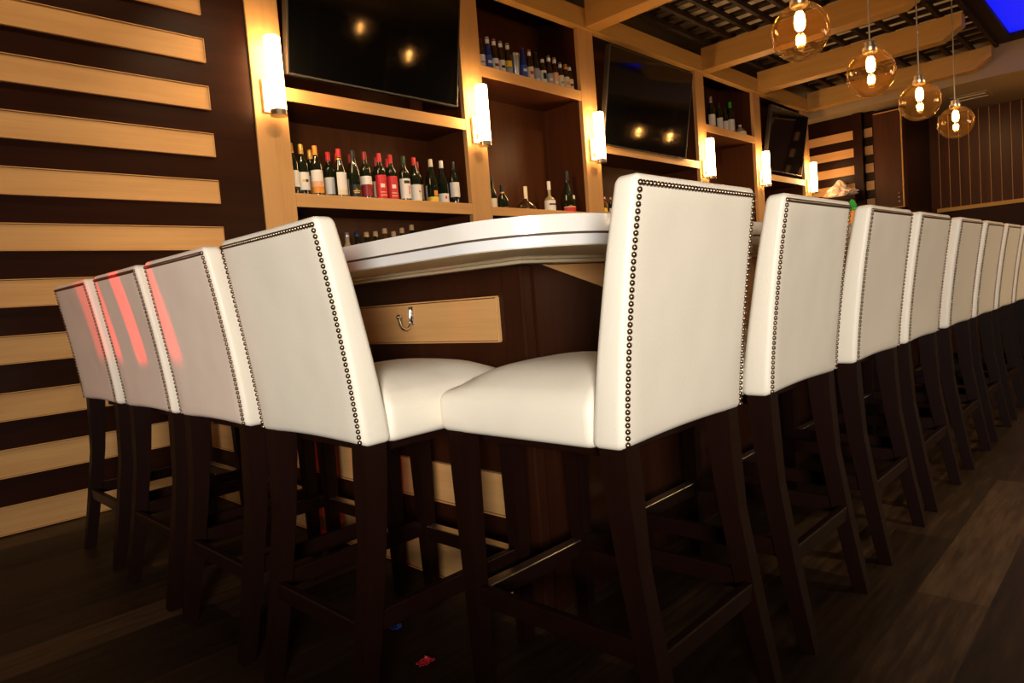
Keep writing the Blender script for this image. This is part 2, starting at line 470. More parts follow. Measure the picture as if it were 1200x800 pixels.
RX = [((6.40, -.86, 3.04), 'pendant globe seen as the bright reflection in the nearest television'),
      ((6.52, -2.38, 3.42), 'pendant globe seen as the small dim reflection in the nearest television'),
      ((10.29, .66, 2.58), 'pendant globe seen as the left reflection in the middle television'),
      ((11.31, .66, 2.61), 'pendant globe seen as the right reflection in the middle television')]
for p, l in RX:
    t = thing('pendant_lamp', l, 'pendant lamp', p, 0, 'globe pendants over the room')
    for ch in proto.children:
        if ch.name.startswith(('cord', 'canopy')): continue
        copy_tree(ch, t)
    top = (zf if (8.6 < p[0] < 10.36 and p[1] < 1.33) else 3.2 if p[0] > 10.66 else CZ) - p[2]
    obj('cord', lathe(bmesh.new(), [(.004, .157), (.004, top - .02)], 8), STEEL, t, smooth=True)
    obj('canopy', lathe(bmesh.new(), [(.05, top - .02), (.055, top - .0005)], 20), STEEL, t, smooth=True)

# ------------------------------------------------------------------ bar
CX, CY, CXE = 1.03, .92, 9.6
def counter_poly(ins, depth=.68):
    x0, y0 = CX + ins, CY + ins; r = .26 - ins
    pts = [(x0, YB - .022)]
    n = 40
    for i in range(n + 1):
        a = PI + PI / 2 * i / n
        pts.append((x0 + r + r * math.cos(a), y0 + r + r * math.sin(a)))
    pts += [(CXE - ins, y0), (CXE - ins, CY + depth), (CX + depth, CY + depth), (CX + depth, YB - .022)]
    return pts
bc = thing('bar_counter', 'white quartz bar top with a rounded corner, running round the dark bar', 'counter', (CX, CY, 0))
def bcp(n, bm, m, **k):
    bm.transform(Matrix.Translation((-CX, -CY, 0))); return obj(n, bm, m, bc, **k)
bcp('top_slab', prism(bmesh.new(), counter_poly(0), 1.0345, 1.074, bev=.007), QUARTZ, smooth=True, angle=30)
bcp('shadow_gap', prism(bmesh.new(), counter_poly(.012), 1.0295, 1.0344), JOINT)
bcp('edge_band', prism(bmesh.new(), counter_poly(.004), 1.006, 1.0294, bev=.003), EDGE, smooth=True, angle=30)
bcp('underside_board', prism(bmesh.new(), counter_poly(.012), 1.0045, 1.0059), UNDER)
def mould(dx, dy, z0, z1):
    return prism(bmesh.new(), [(CX + dx, YB - .02), (CX + dx, CY + dy), (CXE - .1, CY + dy), (CXE - .1, CY + .5), (CX + .5, CY + .5), (CX + .5, YB - .02)], z0, z1, bev=.003)
bcp('moulding', mould(.25, .275, .9955, 1.0044), UNDER)
bcp('moulding', mould(.265, .29, .9862, .9954), UNDER)

FX, FY = 1.35, 1.27
base = thing('bar_cabinet', 'dark walnut bar front with pale maple strips below the white counter', 'bar', (FX, FY, 0))
def bap(n, bm, m, **k):
    bm.transform(Matrix.Translation((-FX, -FY, 0))); return obj(n, bm, m, base, **k)
bap('carcass', prism(bmesh.new(), [(FX, YB - .022), (FX, FY), (CXE - .2, FY), (CXE - .2, FY + .28), (FX + .28, FY + .28), (FX + .28, YB - .022)], 0, .9855), WAL_Z)
for k in range(4):
    z = S0 + SP * k
    zz0, zz1 = (z, z + SH)
    if k == 3: zz0, zz1 = .776, .907
    bm = B(FX - .010, FX - .0002, 1.363, YB - .03, zz0 + .004, zz1 - .006, bev=.002)
    for q in (zz0 - .001, zz1 - .004): box(bm, FX - .016, FX - .0002, 1.36, YB - .03, q, q + .004, bev=.001)
    box(bm, FX - .014, FX - .0002, 1.358, 1.362, zz0 + .003, zz1 - .004, bev=.001)
    bap('maple_strip', bm, MAPLE_Y)
bap('corner_post', B(FX - .014, FX + .03, FY - .016, 1.335, 0, .985, bev=.006), WAL_Z)
bap('maple_band', B(FX + .05, CXE - .22, FY - .008, FY - .0002, .70, .984, bev=.002), MAPLE_X)
bap('corner_panel', prism(bmesh.new(), [(FX + .031, 0), (2.12, 0), (2.12, .795), (1.415, .984), (FX + .031, .984)], FY - .022, FY - .0085, axis='y'), WAL_Z)
dx, dz = .705, -.189
bap('slanted_trim', prism(bmesh.new(), [(1.415, .984), (1.432, .984), (2.12, .803), (2.12, .795)], FY - .024, FY - .0085, axis='y'), MAPLE_X)
for x in (2.128, 3.77, 5.40, 7.03):
    bap('upright_strip', B(x, x + .028, FY - .014, FY - .0085, .06, .699, bev=.002), MAPLE_Z)
# coat hook on the top maple strip
hk = thing('coat_hook', 'polished steel coat hook on the pale strip under the bar corner', 'hook', (FX - .010, 1.755, .85))
obj('plate', B(-.004, -.0002, -.011, .011, -.015, .045, bev=.002), CHROME, hk)
pts = [(-.005, 0, .035), (-.008, 0, .01)] + [(-.028 + .022 * math.cos(a), 0, -.002 - .024 * math.sin(a)) for a in [PI * i / 10 for i in range(11)]] + [(-.053, 0, .012)]
obj('prong', tube(bmesh.new(), pts, .0045, 10), CHROME, hk, smooth=True)
bm = bmesh.new(); bmesh.ops.create_uvsphere(bm, u_segments=12, v_segments=8, radius=.008); bm.transform(Matrix.Translation((-.053, 0, .015)))
obj('tip', bm, CHROME, hk, smooth=True)

# ------------------------------------------------------------------ stools
ZB0, ZB1 = .615, 1.088
def back_rear(z):
    t = (z - .63) / .445
    return -.222 - .058 * max(0, t) ** 1.25 + (.004 * (.63 - z) / .02 if z < .63 else 0)
def rear_surface(u, z):
    """slightly hollowed back: u in -1..1"""
    t = max(0, min(1, (z - ZB0) / (ZB1 - ZB0)))
    return back_rear(z) + .006 * (1 - u * u) * math.sin(PI * t)
def make_stool(label):
    t = thing('bar_stool', label, 'bar stool')
    hx, hz = .2275, (ZB1 - ZB0) / 2
    def dback(p):
        z = (ZB0 + ZB1) / 2 + p.z
        u = p.x / hx
        th = .074 - .026 * (z - ZB0) / (ZB1 - ZB0)
        f = (p.y + .036) / .072          # 0 rear .. 1 front
        rear = rear_surface(u, z); front = back_rear(z) + th + .012 * (1 - u * u)
        w = 1 + .010 * math.sin(PI * (z - ZB0) / (ZB1 - ZB0)) - .018 * max(0, (z - .95) / .14)
        zz = z - (.006 * (1 - u * u) if p.z < -hz + .02 else 0) * -1
        return Vector((p.x * w, rear + (front - rear) * f, zz))
    bk = obj('backrest', rbox(bmesh.new(), hx, .036, hz, .017, 10, 2, 16, dback), LEATHER, t, smooth=True, angle=80)
    # nail heads along both sides and the top
    bm = bmesh.new(); pos = []
    n = 38
    for s in (-1, 1):
        for i in range(n + 1):
            z = .628 + (1.071 - .628) * i / n
            w = 1 + .010 * math.sin(PI * (z - ZB0) / (ZB1 - ZB0)) - .018 * max(0, (z - .95) / .14)
            pos.append((s * (hx - .0125) * w, z))
    for i in range(1, 37):
        pos.append(((-1 + 2 * i / 37) * (hx - .0125) * .998, 1.071))
    for x, z in pos:
        y = rear_surface(x / hx, z); r = .0053
        rings = []
        for rr, h in ((r, -.001), (r, .0010), (r * .74, .0042)):
            rings.append([bm.verts.new((x + rr * math.cos(2 * PI * k / 8), y - h, z + rr * math.sin(2 * PI * k / 8))) for k in range(8)])
        for a, b in zip(rings, rings[1:]):
            for k in range(8): bm.faces.new((a[k], a[(k + 1) % 8], b[(k + 1) % 8], b[k]))
        c = bm.verts.new((x, y - .0056, z))
        for k in range(8): bm.faces.new((rings[-1][k], rings[-1][(k + 1) % 8], c))
    tag(obj('nailhead_trim', bm, NAIL, bk, smooth=True, angle=70), 'row of small pewter nail heads')
    def dseat(p):
        u, v = p.x / .226, p.y / .215
        f = (p.z + .05) / .10
        z = .612 + .088 * f
        if f > .5: z += .060 * max(0, (1 - u ** 4)) * max(0, 1 - max(0, v) ** 3) * ((f - .5) * 2) ** 1.0
        bulge = 1 + .012 * math.sin(PI * f)
        return Vector((p.x * bulge, .063 + p.y * (1 + .008 * math.sin(PI * f)), z))
    obj('seat', rbox(bmesh.new(), .224, .215, .05, .02, 10, 10, 3, dseat), LEATHER, t, smooth=True, angle=80)
    obj('seat_rail', B(-.165, .165, -.15, .205, .585, .6115, bev=.003), LEG_X, t)
    for s in (-1, 1):
        secs = []
        for z, yr, yf, xo, w in ((0, -.290, -.252, .213, .036), (.20, -.256, -.213, .214, .040), (.40, -.226, -.178, .215, .044), (.55, -.218, -.162, .216, .046), (.622, -.216, -.156, .217, .047)):
            xi = xo - w
            secs.append([(s * xo, yr, z), (s * xi, yr, z), (s * xi, yf, z), (s * xo, yf, z)])
        bm = loft(bmesh.new(), secs)
        es = [e for e in bm.edges if abs(e.verts[0].co.z - e.verts[1].co.z) > .01]
        bmesh.ops.bevel(bm, geom=es, offset=.003, segments=2, affect='EDGES')
        obj('leg', bm, LEG_Z, t)
    for s in (-1, 1):
        secs = []
        for z, yr, yf, xo, w in ((0, .218, .252, .208, .034), (.622, .208, .266, .217, .048)):
            xi = xo - w
            secs.append([(s * xo, yr, z), (s * xi, yr, z), (s * xi, yf, z), (s * xo, yf, z)])
        bm = loft(bmesh.new(), secs)
        es = [e for e in bm.edges if abs(e.verts[0].co.z - e.verts[1].co.z) > .01]
        bmesh.ops.bevel(bm, geom=es, offset=.003, segments=2, affect='EDGES')
        obj('leg', bm, LEG_Z, t)
    for s in (-1, 1):
        bm = B(min(s * .184, s * .204), max(s * .184, s * .204), -.225, .220, .218, .262, bev=.003)
        obj('side_stretcher', bm, LEG_X, t)
    obj('rear_stretcher', B(-.176, .176, -.248, -.228, .205, .245, bev=.003), LEG_X, t)
    fr = obj('footrest', B(-.176, .176, .222, .246, .205, .245, bev=.002), LEG_X, t)
    tag(obj('kick_plate', B(-.170, .170, .219, .249, .2452, .2485, bev=.001), STEEL, fr), 'bright metal plate')
    return t
OFF = .897
right = [(1.172, .0, 'white bar stool at the bar corner, largest in the right hand row, back to camera'),
         (1.772, 0, 'white studded bar stool second in the right hand row, behind the corner stool'),
         (2.395, .0, 'white bar stool third in the right hand row, under the green topped bottle'),
         (2.965, 0, 'white bar stool fourth in the right hand row, close beside the third'),
         (3.61, 0, 'white bar stool fifth from the corner in the right hand row'),
         (4.19, 0, 'white bar stool sixth from the corner in the right hand row'),
         (4.78, 0, 'white bar stool seventh from the corner in the right hand row'),
         (5.37, 0, 'farthest visible white bar stool in right row, cut by picture edge')]
left = [(1.402, 'white bar stool beside the corner, nearest in the left hand row, without red glow'),
        (1.945, 'white bar stool second from the corner in left row, narrow red glow on its edge'),
        (2.472, 'white bar stool third from the corner in left row, with the strongest red streak'),
        (3.035, 'white bar stool next to the striped wall, last in the left hand row')]
stool = make_stool(right[0][2]); stool['group'] = 'white stools along the bar'
used = False
for x, rz, l in right:
    o = copy_tree(stool) if used else stool
    used = True
    o['label'] = l; o.location = (x, OFF, 0); o.rotation_euler = (0, 0, rz)
for y, l in left:
    o = copy_tree(stool); o['label'] = l; o.location = (.968, y, 0); o.rotation_euler = (0, 0, -PI / 2)

# ------------------------------------------------------------------ bottles
def arc(r, z0, z1, a0, a1, n=14):
    bm = bmesh.new()
    A = [math.radians(a0 + (a1 - a0) * i / n) for i in range(n + 1)]
    lo = [bm.verts.new((r * math.cos(a), r * math.sin(a), z0)) for a in A]
    hi = [bm.verts.new((r * math.cos(a), r * math.sin(a), z1)) for a in A]
    lo2 = [bm.verts.new(((r - .0015) * math.cos(a), (r - .0015) * math.sin(a), z0)) for a in A]
    hi2 = [bm.verts.new(((r - .0015) * math.cos(a), (r - .0015) * math.sin(a), z1)) for a in A]
    for i in range(n):
        bm.faces.new((lo[i], lo[i + 1], hi[i + 1], hi[i])); bm.faces.new((lo2[i + 1], lo2[i], hi2[i], hi2[i + 1]))
        bm.faces.new((lo[i + 1], lo[i], lo2[i], lo2[i + 1])); bm.faces.new((hi[i], hi[i + 1], hi2[i + 1], hi2[i]))
    bm.faces.new((lo[0], hi[0], hi2[0], lo2[0])); bm.faces.new((hi[n], lo[n], lo2[n], hi2[n]))
    return bm
PROF = {
 'bordeaux': ([(.030, 0), (.036, .004), (.0375, .012), (.0375, .195), (.034, .212), (.022, .232), (.0155, .248), (.0145, .262)], .262, .322, .0155),
 'burgundy': ([(.032, 0), (.039, .004), (.0405, .012), (.0405, .145), (.036, .180), (.024, .225), (.0165, .258), (.0150, .266)], .266, .322, .0158),
 'beer': ([(.026, 0), (.0300, .003), (.0308, .010), (.0308, .128), (.027, .150), (.018, .178), (.0145, .205), (.0135, .222)], .222, .232, .0150),
 'longneck': ([(.026, 0), (.0295, .003), (.0300, .010), (.0300, .135), (.026, .160), (.0165, .195), (.0140, .225), (.0132, .250)], .250, .260, .0150),
 'liquor': ([(.034, 0), (.040, .004), (.0415, .012), (.0415, .165), (.036, .188), (.020, .210), (.0150, .225), (.0150, .260)], .258, .290, .0170),
}
cache = {}
def lmesh(key, fn, mat, smooth=True):
    """shared mesh datablocks"""
    k = (key, mat.name)
    if k not in cache:
        o = obj('tmp', fn(), mat, smooth=smooth, angle=50)
        cache[k] = o.data; bpy.data.objects.remove(o)
    return cache[k]
def child(name, me, parent):
    o = bpy.data.objects.new(name, me); C.objects.link(o); o.parent = parent
    return o
def bottle(kind, x, y, z, label, group, glass=BGLASS, cap='red', bands=(), s=1.0, rot=0, name='wine_bottle', capname='foil_capsule', cat='bottle', sz=None):
    """bands: (z0,z1,a0,a1,colour) label patches; angle 270 faces the room"""
    prof, zc0, zc1, rc = PROF[kind]
    t = thing(name, label, cat, (x, y, z), math.radians(rot), group)
    t.scale = (s, s, sz or s)
    child('bottle_body', lmesh(kind, lambda: lathe(bmesh.new(), prof, 24), glass), t)
    child(capname, lmesh(kind + 'cap', lambda: lathe(bmesh.new(), [(rc, zc0), (rc + .0008, zc0 + .004), (rc - .0008, zc1 - .002), (rc - .003, zc1)], 18), P[cap]), t)
    rm = max(r for r, _ in prof)
    first = None
    for i, (z0, z1, a0, a1, c) in enumerate(bands):
        rr = rm + .0008 + (.0005 * i)
        if z0 > zc0 * .75: rr = rc + .002
        me = lmesh('arc%s%s%s%s%s%d' % (kind, z0, z1, a0, a1, i), lambda: arc(rr, z0, z1, a0, a1), P[c])
        o = child('paper_label' if i == 0 else ('label_mark' if z0 < zc0 * .75 else 'neck_band'), me, first if (first and z0 < zc0 * .75) else t)
        if i == 0: first = o
    return t

A0, A1 = 165, 320
WZ = 1.632
W = [  # x, kind, capsule, bands, label
 (2.140, 'bordeaux', 'gold', [(.05, .15, A0, A1, 'white')], 'wine bottle with gold capsule, first in the front row beside the pilaster'),
 (2.212, 'bordeaux', 'gold', [(.035, .145, A0, A1, 'white'), (.085, .10, 230, 262, 'yellow'), (.085, .10, 262, 290, 'navy')], 'wine bottle with gold capsule and white label bearing a dark and yellow mark'),
 (2.306, 'bordeaux', 'orange', [(.02, .165, A0, A1, 'white'), (.02, .06, A0, A1, 'orange'), (.06, .095, A0, A1, 'peach')], 'wine bottle with white label shading into an orange landscape'),
 (2.480, 'burgundy', 'red', [(.018, .165, 205, A1, 'white'), (.018, .05, 205, A1, 'cream'), (.232, .258, 160, 320, 'yellow')], 'wine bottle with yellow neck band and tall white label'),
 (2.585, 'burgundy', 'black', [(.012, .09, A0, A1, 'black'), (.045, .052, 215, 285, 'gold'), (.03, .066, 244, 252, 'gold'), (.034, .04, 225, 275, 'gold')], 'wine bottle with black label and gold starburst'),
 (2.680, 'bordeaux', 'darkred', [(.02, .155, A0, A1, 'darkred'), (.10, .155, A0, A1, 'white')], 'wine bottle with dark red label topped by a white block'),
 (2.795, 'bordeaux', 'red', [(.012, .17, A0, A1, 'red'), (.085, .11, 232, 275, 'white'), (.05, .056, 225, 290, 'peach'), (.03, .036, 225, 290, 'peach')], 'left one of two wine bottles with matching red labels'),
 (2.893, 'bordeaux', 'red', [(.012, .17, A0, A1, 'red'), (.085, .11, 232, 275, 'white'), (.05, .056, 225, 290, 'peach'), (.03, .036, 225, 290, 'peach')], 'right one of two wine bottles with matching red labels'),
 (3.000, 'bordeaux', 'darkgreen', [(.02, .16, A0, A1, 'white'), (.05, .11, 275, 287, 'red'), (.125, .145, 225, 295, 'black')], 'wine bottle with dark green capsule, white label and red squiggle'),
 (3.098, 'burgundy', 'red', [(.008, .125, A0, A1, 'white'), (.07, .08, 265, 290, 'red')], 'wine bottle with red capsule and low white label, right of the red squiggle label'),
 (3.250, 'burgundy', 'cream', [(.008, .045, A0, A1, 'yellow'), (.05, .09, 245, 290, 'orange')], 'wine bottle with orange and yellow labels'),
 (3.356, 'burgundy', 'white', [(.008, .075, A0, A1, 'white'), (.035, .055, 250, 270, 'red')], 'wine bottle with white capsule and small white label'),
 (3.468, 'bordeaux', 'black', [(.055, .165, A0, A1, 'white')], 'black capped wine bottle with white label, last on the right of wine shelf'),
]
for i, (x, k, cap, bands, l) in enumerate(W):
    bottle(k, x + .002, 3.875 + .006 * (i % 2), WZ, l, 'wine bottles on the shelf under the television', cap=cap, bands=bands)
WB = [(2.325, 'gold', 'gold capped wine bottle in the back row behind the orange landscape label'),
      (2.460, 'red', 'red capped wine bottle in the back row left of the yellow neck band bottle'),
      (2.535, 'red', 'red capped wine bottle in back row behind the yellow neck band bottle'),
      (2.63, 'darkred', 'wine bottle with dark red capsule in back row, behind the gold starburst label'),
      (2.84, 'darkred', 'wine bottle in the back row showing between starburst and red labels'),
      (2.945, 'red', 'red capped wine bottle in back row behind the first red label'),
      (3.20, 'darkred', 'wine bottle in back row behind the dark green capsule'),
      (3.32, 'black', 'black capped wine bottle in the back row left of the orange label'),
      (3.44, 'black', 'black capped wine bottle in the back row behind the orange label')]
for i, (x, cap, l) in enumerate(WB):
    bottle('bordeaux', x + .01, 3.985 + .005 * (i % 3), WZ, l, 'wine bottles on the shelf under the television', cap=cap, bands=[(.04, .15, A0, A1, 'white' if i % 2 else 'cream')])
# corked bottles on the lower shelf, only their necks show over the counter
LN = [(2.534, 1.421, CLEARG, 'silver'), (2.612, 1.425, BGLASS, 'navy'), (2.690, 1.424, BGLASS, 'cork'), (2.765, 1.430, BGLASS, 'cork'),
      (2.845, 1.452, AMBERG, 'cork'), (2.920, 1.432, CLEARG, 'cork'), (2.995, 1.458, BGLASS, 'cork'), (3.085, 1.482, BGLASS, 'cork')]
NL = ['pale bottle with silver top, leftmost of the necks showing over the bar counter',
      'dark bottle with navy top showing over the bar counter behind the nearest left stool',
      'corked dark bottle, third neck from the left over the bar counter',
      'corked dark bottle, fourth neck from the left over the bar counter',
      'corked amber bottle, fifth neck from the left over the bar counter',
      'corked pale bottle, sixth neck from the left over the bar counter',
      'corked dark bottle, second neck from the right over the bar counter',
      'tallest corked bottle, rightmost of the necks over the bar counter']
for (x, zt, g, cap), l in zip(LN, NL):
    bottle('liquor', x, 3.95, 1.121, l, 'corked bottles below the wine shelf', glass=g, cap=cap, bands=[(.03, .12, A0, A1, 'cream')], sz=(zt - 1.121) / .290, name='spirit_bottle', capname='cork')
# beer bottles
BZ = 2.709
BE = [(3.880, 'beer', BROWNG, 'darkred', [('white', .03, .11), ('red', .05, .06)], 'beer bottle with white and red label, first on the left'),
      (3.958, 'longneck', BLUEG, 'white', [('blue', .02, .12), ('white', .06, .08)], 'light blue labelled beer bottle'),
      (4.032, 'longneck', BROWNG, 'silver', [('white', .02, .11), ('darkred', .05, .07)], 'beer bottle with white and maroon label, third from left'),
      (4.108, 'longneck', BROWNG, 'silver', [('white', .02, .11), ('black', .05, .07)], 'beer bottle with white label and black mark'),
      (4.190, 'longneck', BROWNG, 'silver', [('yellow', .07, .12), ('grey', .02, .065)], 'beer bottle with yellow and grey label beside the steel cup'),
      (4.372, 'longneck', BLUEG, 'darkred', [('blue', .02, .12), ('white', .07, .09)], 'deep blue beer bottle right of the steel cup'),
      (4.455, 'longneck', BROWNG, 'gold', [('cream', .02, .12), ('red', .06, .085)], 'beer bottle with cream and red label'),
      (4.535, 'longneck', BGLASS, 'black', [('grey', .02, .12), ('white', .02, .04)], 'dark beer bottle with grey label'),
      (4.622, 'beer', BROWNG, 'black', [('white', .02, .12), ('black', .05, .10)], 'beer bottle with white label and black block letters'),
      (4.708, 'longneck', BROWNG, 'silver', [('grey', .02, .11), ('white', .05, .07)], 'beer bottle with grey and white label'),
      (4.786, 'longneck', BROWNG, 'silver', [('peach', .02, .13), ('white', .04, .06)], 'beer bottle with tall peach label'),
      (4.862, 'beer', BROWNG, 'silver', [('cream', .02, .12), ('grey', .05, .07)], 'beer bottle with cream and grey label'),
      (4.94, 'beer', BROWNG, 'orange', [('cream', .02, .12), ('orange', .05, .08)], 'beer bottle with orange cap'),
      (4.995, 'beer', BROWNG, 'darkgreen', [('cream', .02, .11), ('darkred', .05, .07)], 'beer bottle with green cap, last on the right')]
for i, (x, k, g, cap, bd, l) in enumerate(BE):
    bands = []
    for j, (c, z0, z1) in enumerate(bd):
        bands.append((z0, z1, A0 if (j == 0 or bd[0][1] > .06) else 225, A1 if (j == 0 or bd[0][1] > .06) else 290, c))
    if i not in (0, 5, 7): bands.append((PROF[k][1] - .040, PROF[k][1] - .008, 170, 330, 'white' if i != 12 else 'orange'))
    bottle(k, x - .004, 3.885, BZ, l + ', on the high beer shelf', 'beer bottles on the high shelf', glass=g, cap=cap, bands=bands, name='beer_bottle', capname='crown_cap', s=1.06)
for i, x in enumerate((4.00, 4.15, 4.30)):
    bottle('longneck', x, 3.99, BZ, ['dark beer bottle in back row behind the light blue one', 'dark beer bottle in back row behind the white label with black mark', 'dark beer bottle in back row behind the steel cup'][i], 'beer bottles on the high shelf', glass=BROWNG, cap='black', bands=[(.02, .11, A0, A1, 'grey')], name='beer_bottle', capname='crown_cap', s=1.1)
cup = thing('steel_cup', 'tall brushed steel cup standing among the beer bottles', 'cup', (4.270, 3.885, BZ))
obj('cup_body', lathe(bmesh.new(), [(.030, 0), (.032, .004), (.040, .20), (.0405, .208), (.038, .208), (.034, .10), (.001, .02)], 24, caps=False), P['silver'], cup, smooth=True)
obj('rim_band', lathe(bmesh.new(), [(.0408, .192), (.0422, .196), (.0422, .204), (.0408, .208)], 24, caps=False), STEEL, cup, smooth=True)
# spirits on the low shelf of the second bay
SZ = 1.618
def spirit(x, y, z, prof, glass, cap, capz, label, group, bands=(), n=24, name='spirit_bottle', sx=1, sy=1):
    t = thing(name, label, 'bottle', (x, y, z), 0, group)
    t.scale = (sx, sy, 1)
    obj('bottle_body', lathe(bmesh.new(), prof, n), glass, t, smooth=True, angle=50)
    rc = prof[-1][0] + .0025
    obj('stopper', lathe(bmesh.new(), [(rc, capz[0]), (rc, capz[1] - .003), (rc - .003, capz[1])], 16), cap, t, smooth=True)
    for r, z0, z1, a0, a1, c in bands:
        obj('paper_label', arc(r, z0, z1, a0, a1), P[c], t)
    return t
G2 = 'spirits on the low shelf of the second bay'
spirit(3.925, 3.93, SZ, [(.030, 0), (.034, .006), (.034, .12), (.022, .16), (.012, .18), (.012, .235)], BGLASS, P['black'], (.23, .275), 'slim dark bottle with cream label half hidden by the pilaster', G2, [(.0350, .02, .09, A0, A1, 'cream')])
spirit(4.03, 3.92, SZ, [(.036, 0), (.050, .01), (.052, .05), (.044, .09), (.024, .125), (.016, .14), (.016, .165)], BGLASS, P['black'], (.15, .205), 'squat dark bottle with a gold neck cord', G2, [(.0175, .138, .148, 120, 380, 'gold')])
spirit(4.325, 3.93, SZ, [(.050, 0), (.085, .006), (.092, .025), (.080, .055), (.045, .085), (.018, .105), (.0155, .12), (.0155, .175)], BROWNG, P['cream'], (.11, .215), 'wide flat decanter with a pale neck and stopper', G2, sx=1.15, sy=.7)
spirit(4.625, 3.92, SZ, [(.046, 0), (.050, .004), (.050, .105), (.040, .125), (.020, .140), (.014, .152), (.014, .215)], CLEARG, P['white'], (.20, .275), 'clear square bottle with a large white label', G2, [(.0508, .008, .105, 150, 340, 'white'), (.0514, .062, .076, 215, 300, 'black')], n=24)
spirit(4.885, 3.92, SZ, [(.052, 0), (.062, .006), (.066, .06), (.066, .12), (.055, .18), (.032, .235), (.019, .28), (.017, .33)], BGLASS, P['black'], (.30, .385), 'big round shouldered dark bottle with gold medallion and red label', G2, [(.0668, .012, .05, 180, 330, 'red'), (.0668, .125, .158, 262, 292, 'cream'), (.0668, .05, .06, 180, 330, 'peach')])
# bottles low in the third bay
G3 = 'bottles low in the third bay'
for i, (x, g, c) in enumerate(((5.42, AMBERG, 'yellow'), (5.52, BGLASS, 'white'), (5.60, CLEARG, 'white'))):
    bottle('liquor', x, 3.90, 1.633, ['amber bottle with yellow label low in the third bay beside the pilaster', 'dark bottle with white label low in the third bay', 'pale bottle with white label low in the third bay behind the corner stool'][i], G3, glass=g, cap='gold', bands=[(.02, .10, A0, A1, c)], s=.55, name='spirit_bottle', capname='stopper')
# bottles high in the fourth bay
G4 = 'bottles on the high shelf of the fourth bay'
for i, (x, s, l) in enumerate(((7.70, 1.2, 'tall bottle with silver neck and white label, leftmost high in the fourth bay'),
                            (7.90, 1.1, 'dark bottle with narrow white label, second from left high in the fourth bay'),
                            (8.055, .98, 'short dark bottle with white label, third from left high in the fourth bay'),
                            (8.20, 1.24, 'tall green necked bottle with big white label high in the fourth bay'))):
    bottle('bordeaux', x, 3.90, 2.709, l, G4, cap=['silver', 'black', 'black', 'green'][i], bands=[(.03, .145, A0, A1, 'white')], s=s)
spirit(8.45, 3.9, 2.709, [(.055, 0), (.075, .01), (.072, .06), (.03, .105), (.018, .12), (.018, .13)], CLEARG, P['white'], (.125, .15), 'small round white bottle, rightmost high in the fourth bay', G4, [(.0758, .01, .055, 180, 330, 'white')])

# bottle with green top on the bar counter, seen between two stools
gb = thing('sauce_bottle', 'orange bottle with a green pointed top on the bar counter', 'bottle', (3.60, 1.11, 1.0742))
obj('black_foot', lathe(bmesh.new(), [(.034, 0), (.036, .003), (.036, .030), (.034, .032)], 20), P['black'], gb, smooth=True)
obj('collar', lathe(bmesh.new(), [(.033, .032), (.033, .052), (.029, .055)], 20), P['silver'], gb, smooth=True)
obj('orange_body', lathe(bmesh.new(), [(.029, .055), (.031, .062), (.029, .105), (.018, .120)], 20), P['orange'], gb, smooth=True)
bm = bmesh.new()
lathe(bm, [(.020, .118), (.036, .122), (.030, .132), (.018, .138), (.022, .144), (.006, .172)], 6)
obj('green_top', bm, P['green'], gb)

# ------------------------------------------------------------------ end of the room
tag(obj('wall_ledge', B(XS - .40, XS - .051, 3.22, 3.78, 1.93, 1.99, bev=.004), WAL_Y), 'dark wooden ledge on the striped end wall', 'shelf')
bm = bmesh.new(); bmesh.ops.create_icosphere(bm, subdivisions=4, radius=1)
from mathutils import noise
for v in bm.verts:
    n = noise.noise(v.co * 2.2) * .35 + noise.noise(v.co * 5.5) * .22
    p = v.co * (1 + n)
    k = max(0, 1 - abs(p.y - .15) * 1.3)
    v.co = Vector((p.x * .15, p.y * .22, max(-.055, p.z * (.065 + .13 * k))))
bm.transform(Matrix.Translation((XS - .22, 3.47, 2.046)))
CRUMP = plain('crumpled_wrap', (.62, .47, .38), .3, coat=.3, bump=.6, bscale=40)
tag(obj('wrapped_bundle', bm, CRUMP, smooth=True, angle=25), 'pale crumpled wrapped bundle lying on the dark ledge beside last sconce', 'bundle')
wc = thing('wall_cabinet', 'tall brown wall cabinet with pale edged door right of the striped end wall', 'cabinet', (XS, 2.87, 1.74))
obj('body', B(.012, .16, -.19, .19, .0, 1.40, bev=.003), CAB_Z, wc)
dr = obj('door', B(-.012, .0115, -.185, .185, .006, 1.394, bev=.003), CAB_Z, wc)
bm = bmesh.new()
box(bm, -.016, -.0125, -.185, -.168, .006, 1.394); box(bm, -.016, -.0125, -.168, .185, .006, .020); box(bm, -.016, -.0125, -.168, .185, 1.38, 1.394)
obj('edge_banding', bm, BEAM_Y, dr)
for q in (.09, .15, .21):
    bm = bmesh.new(); bmesh.ops.create_uvsphere(bm, u_segments=12, v_segments=8, radius=.014); bm.transform(Matrix.Translation((-.026, -.12, q)))
    obj('knob', bm, STEEL, dr, smooth=True)

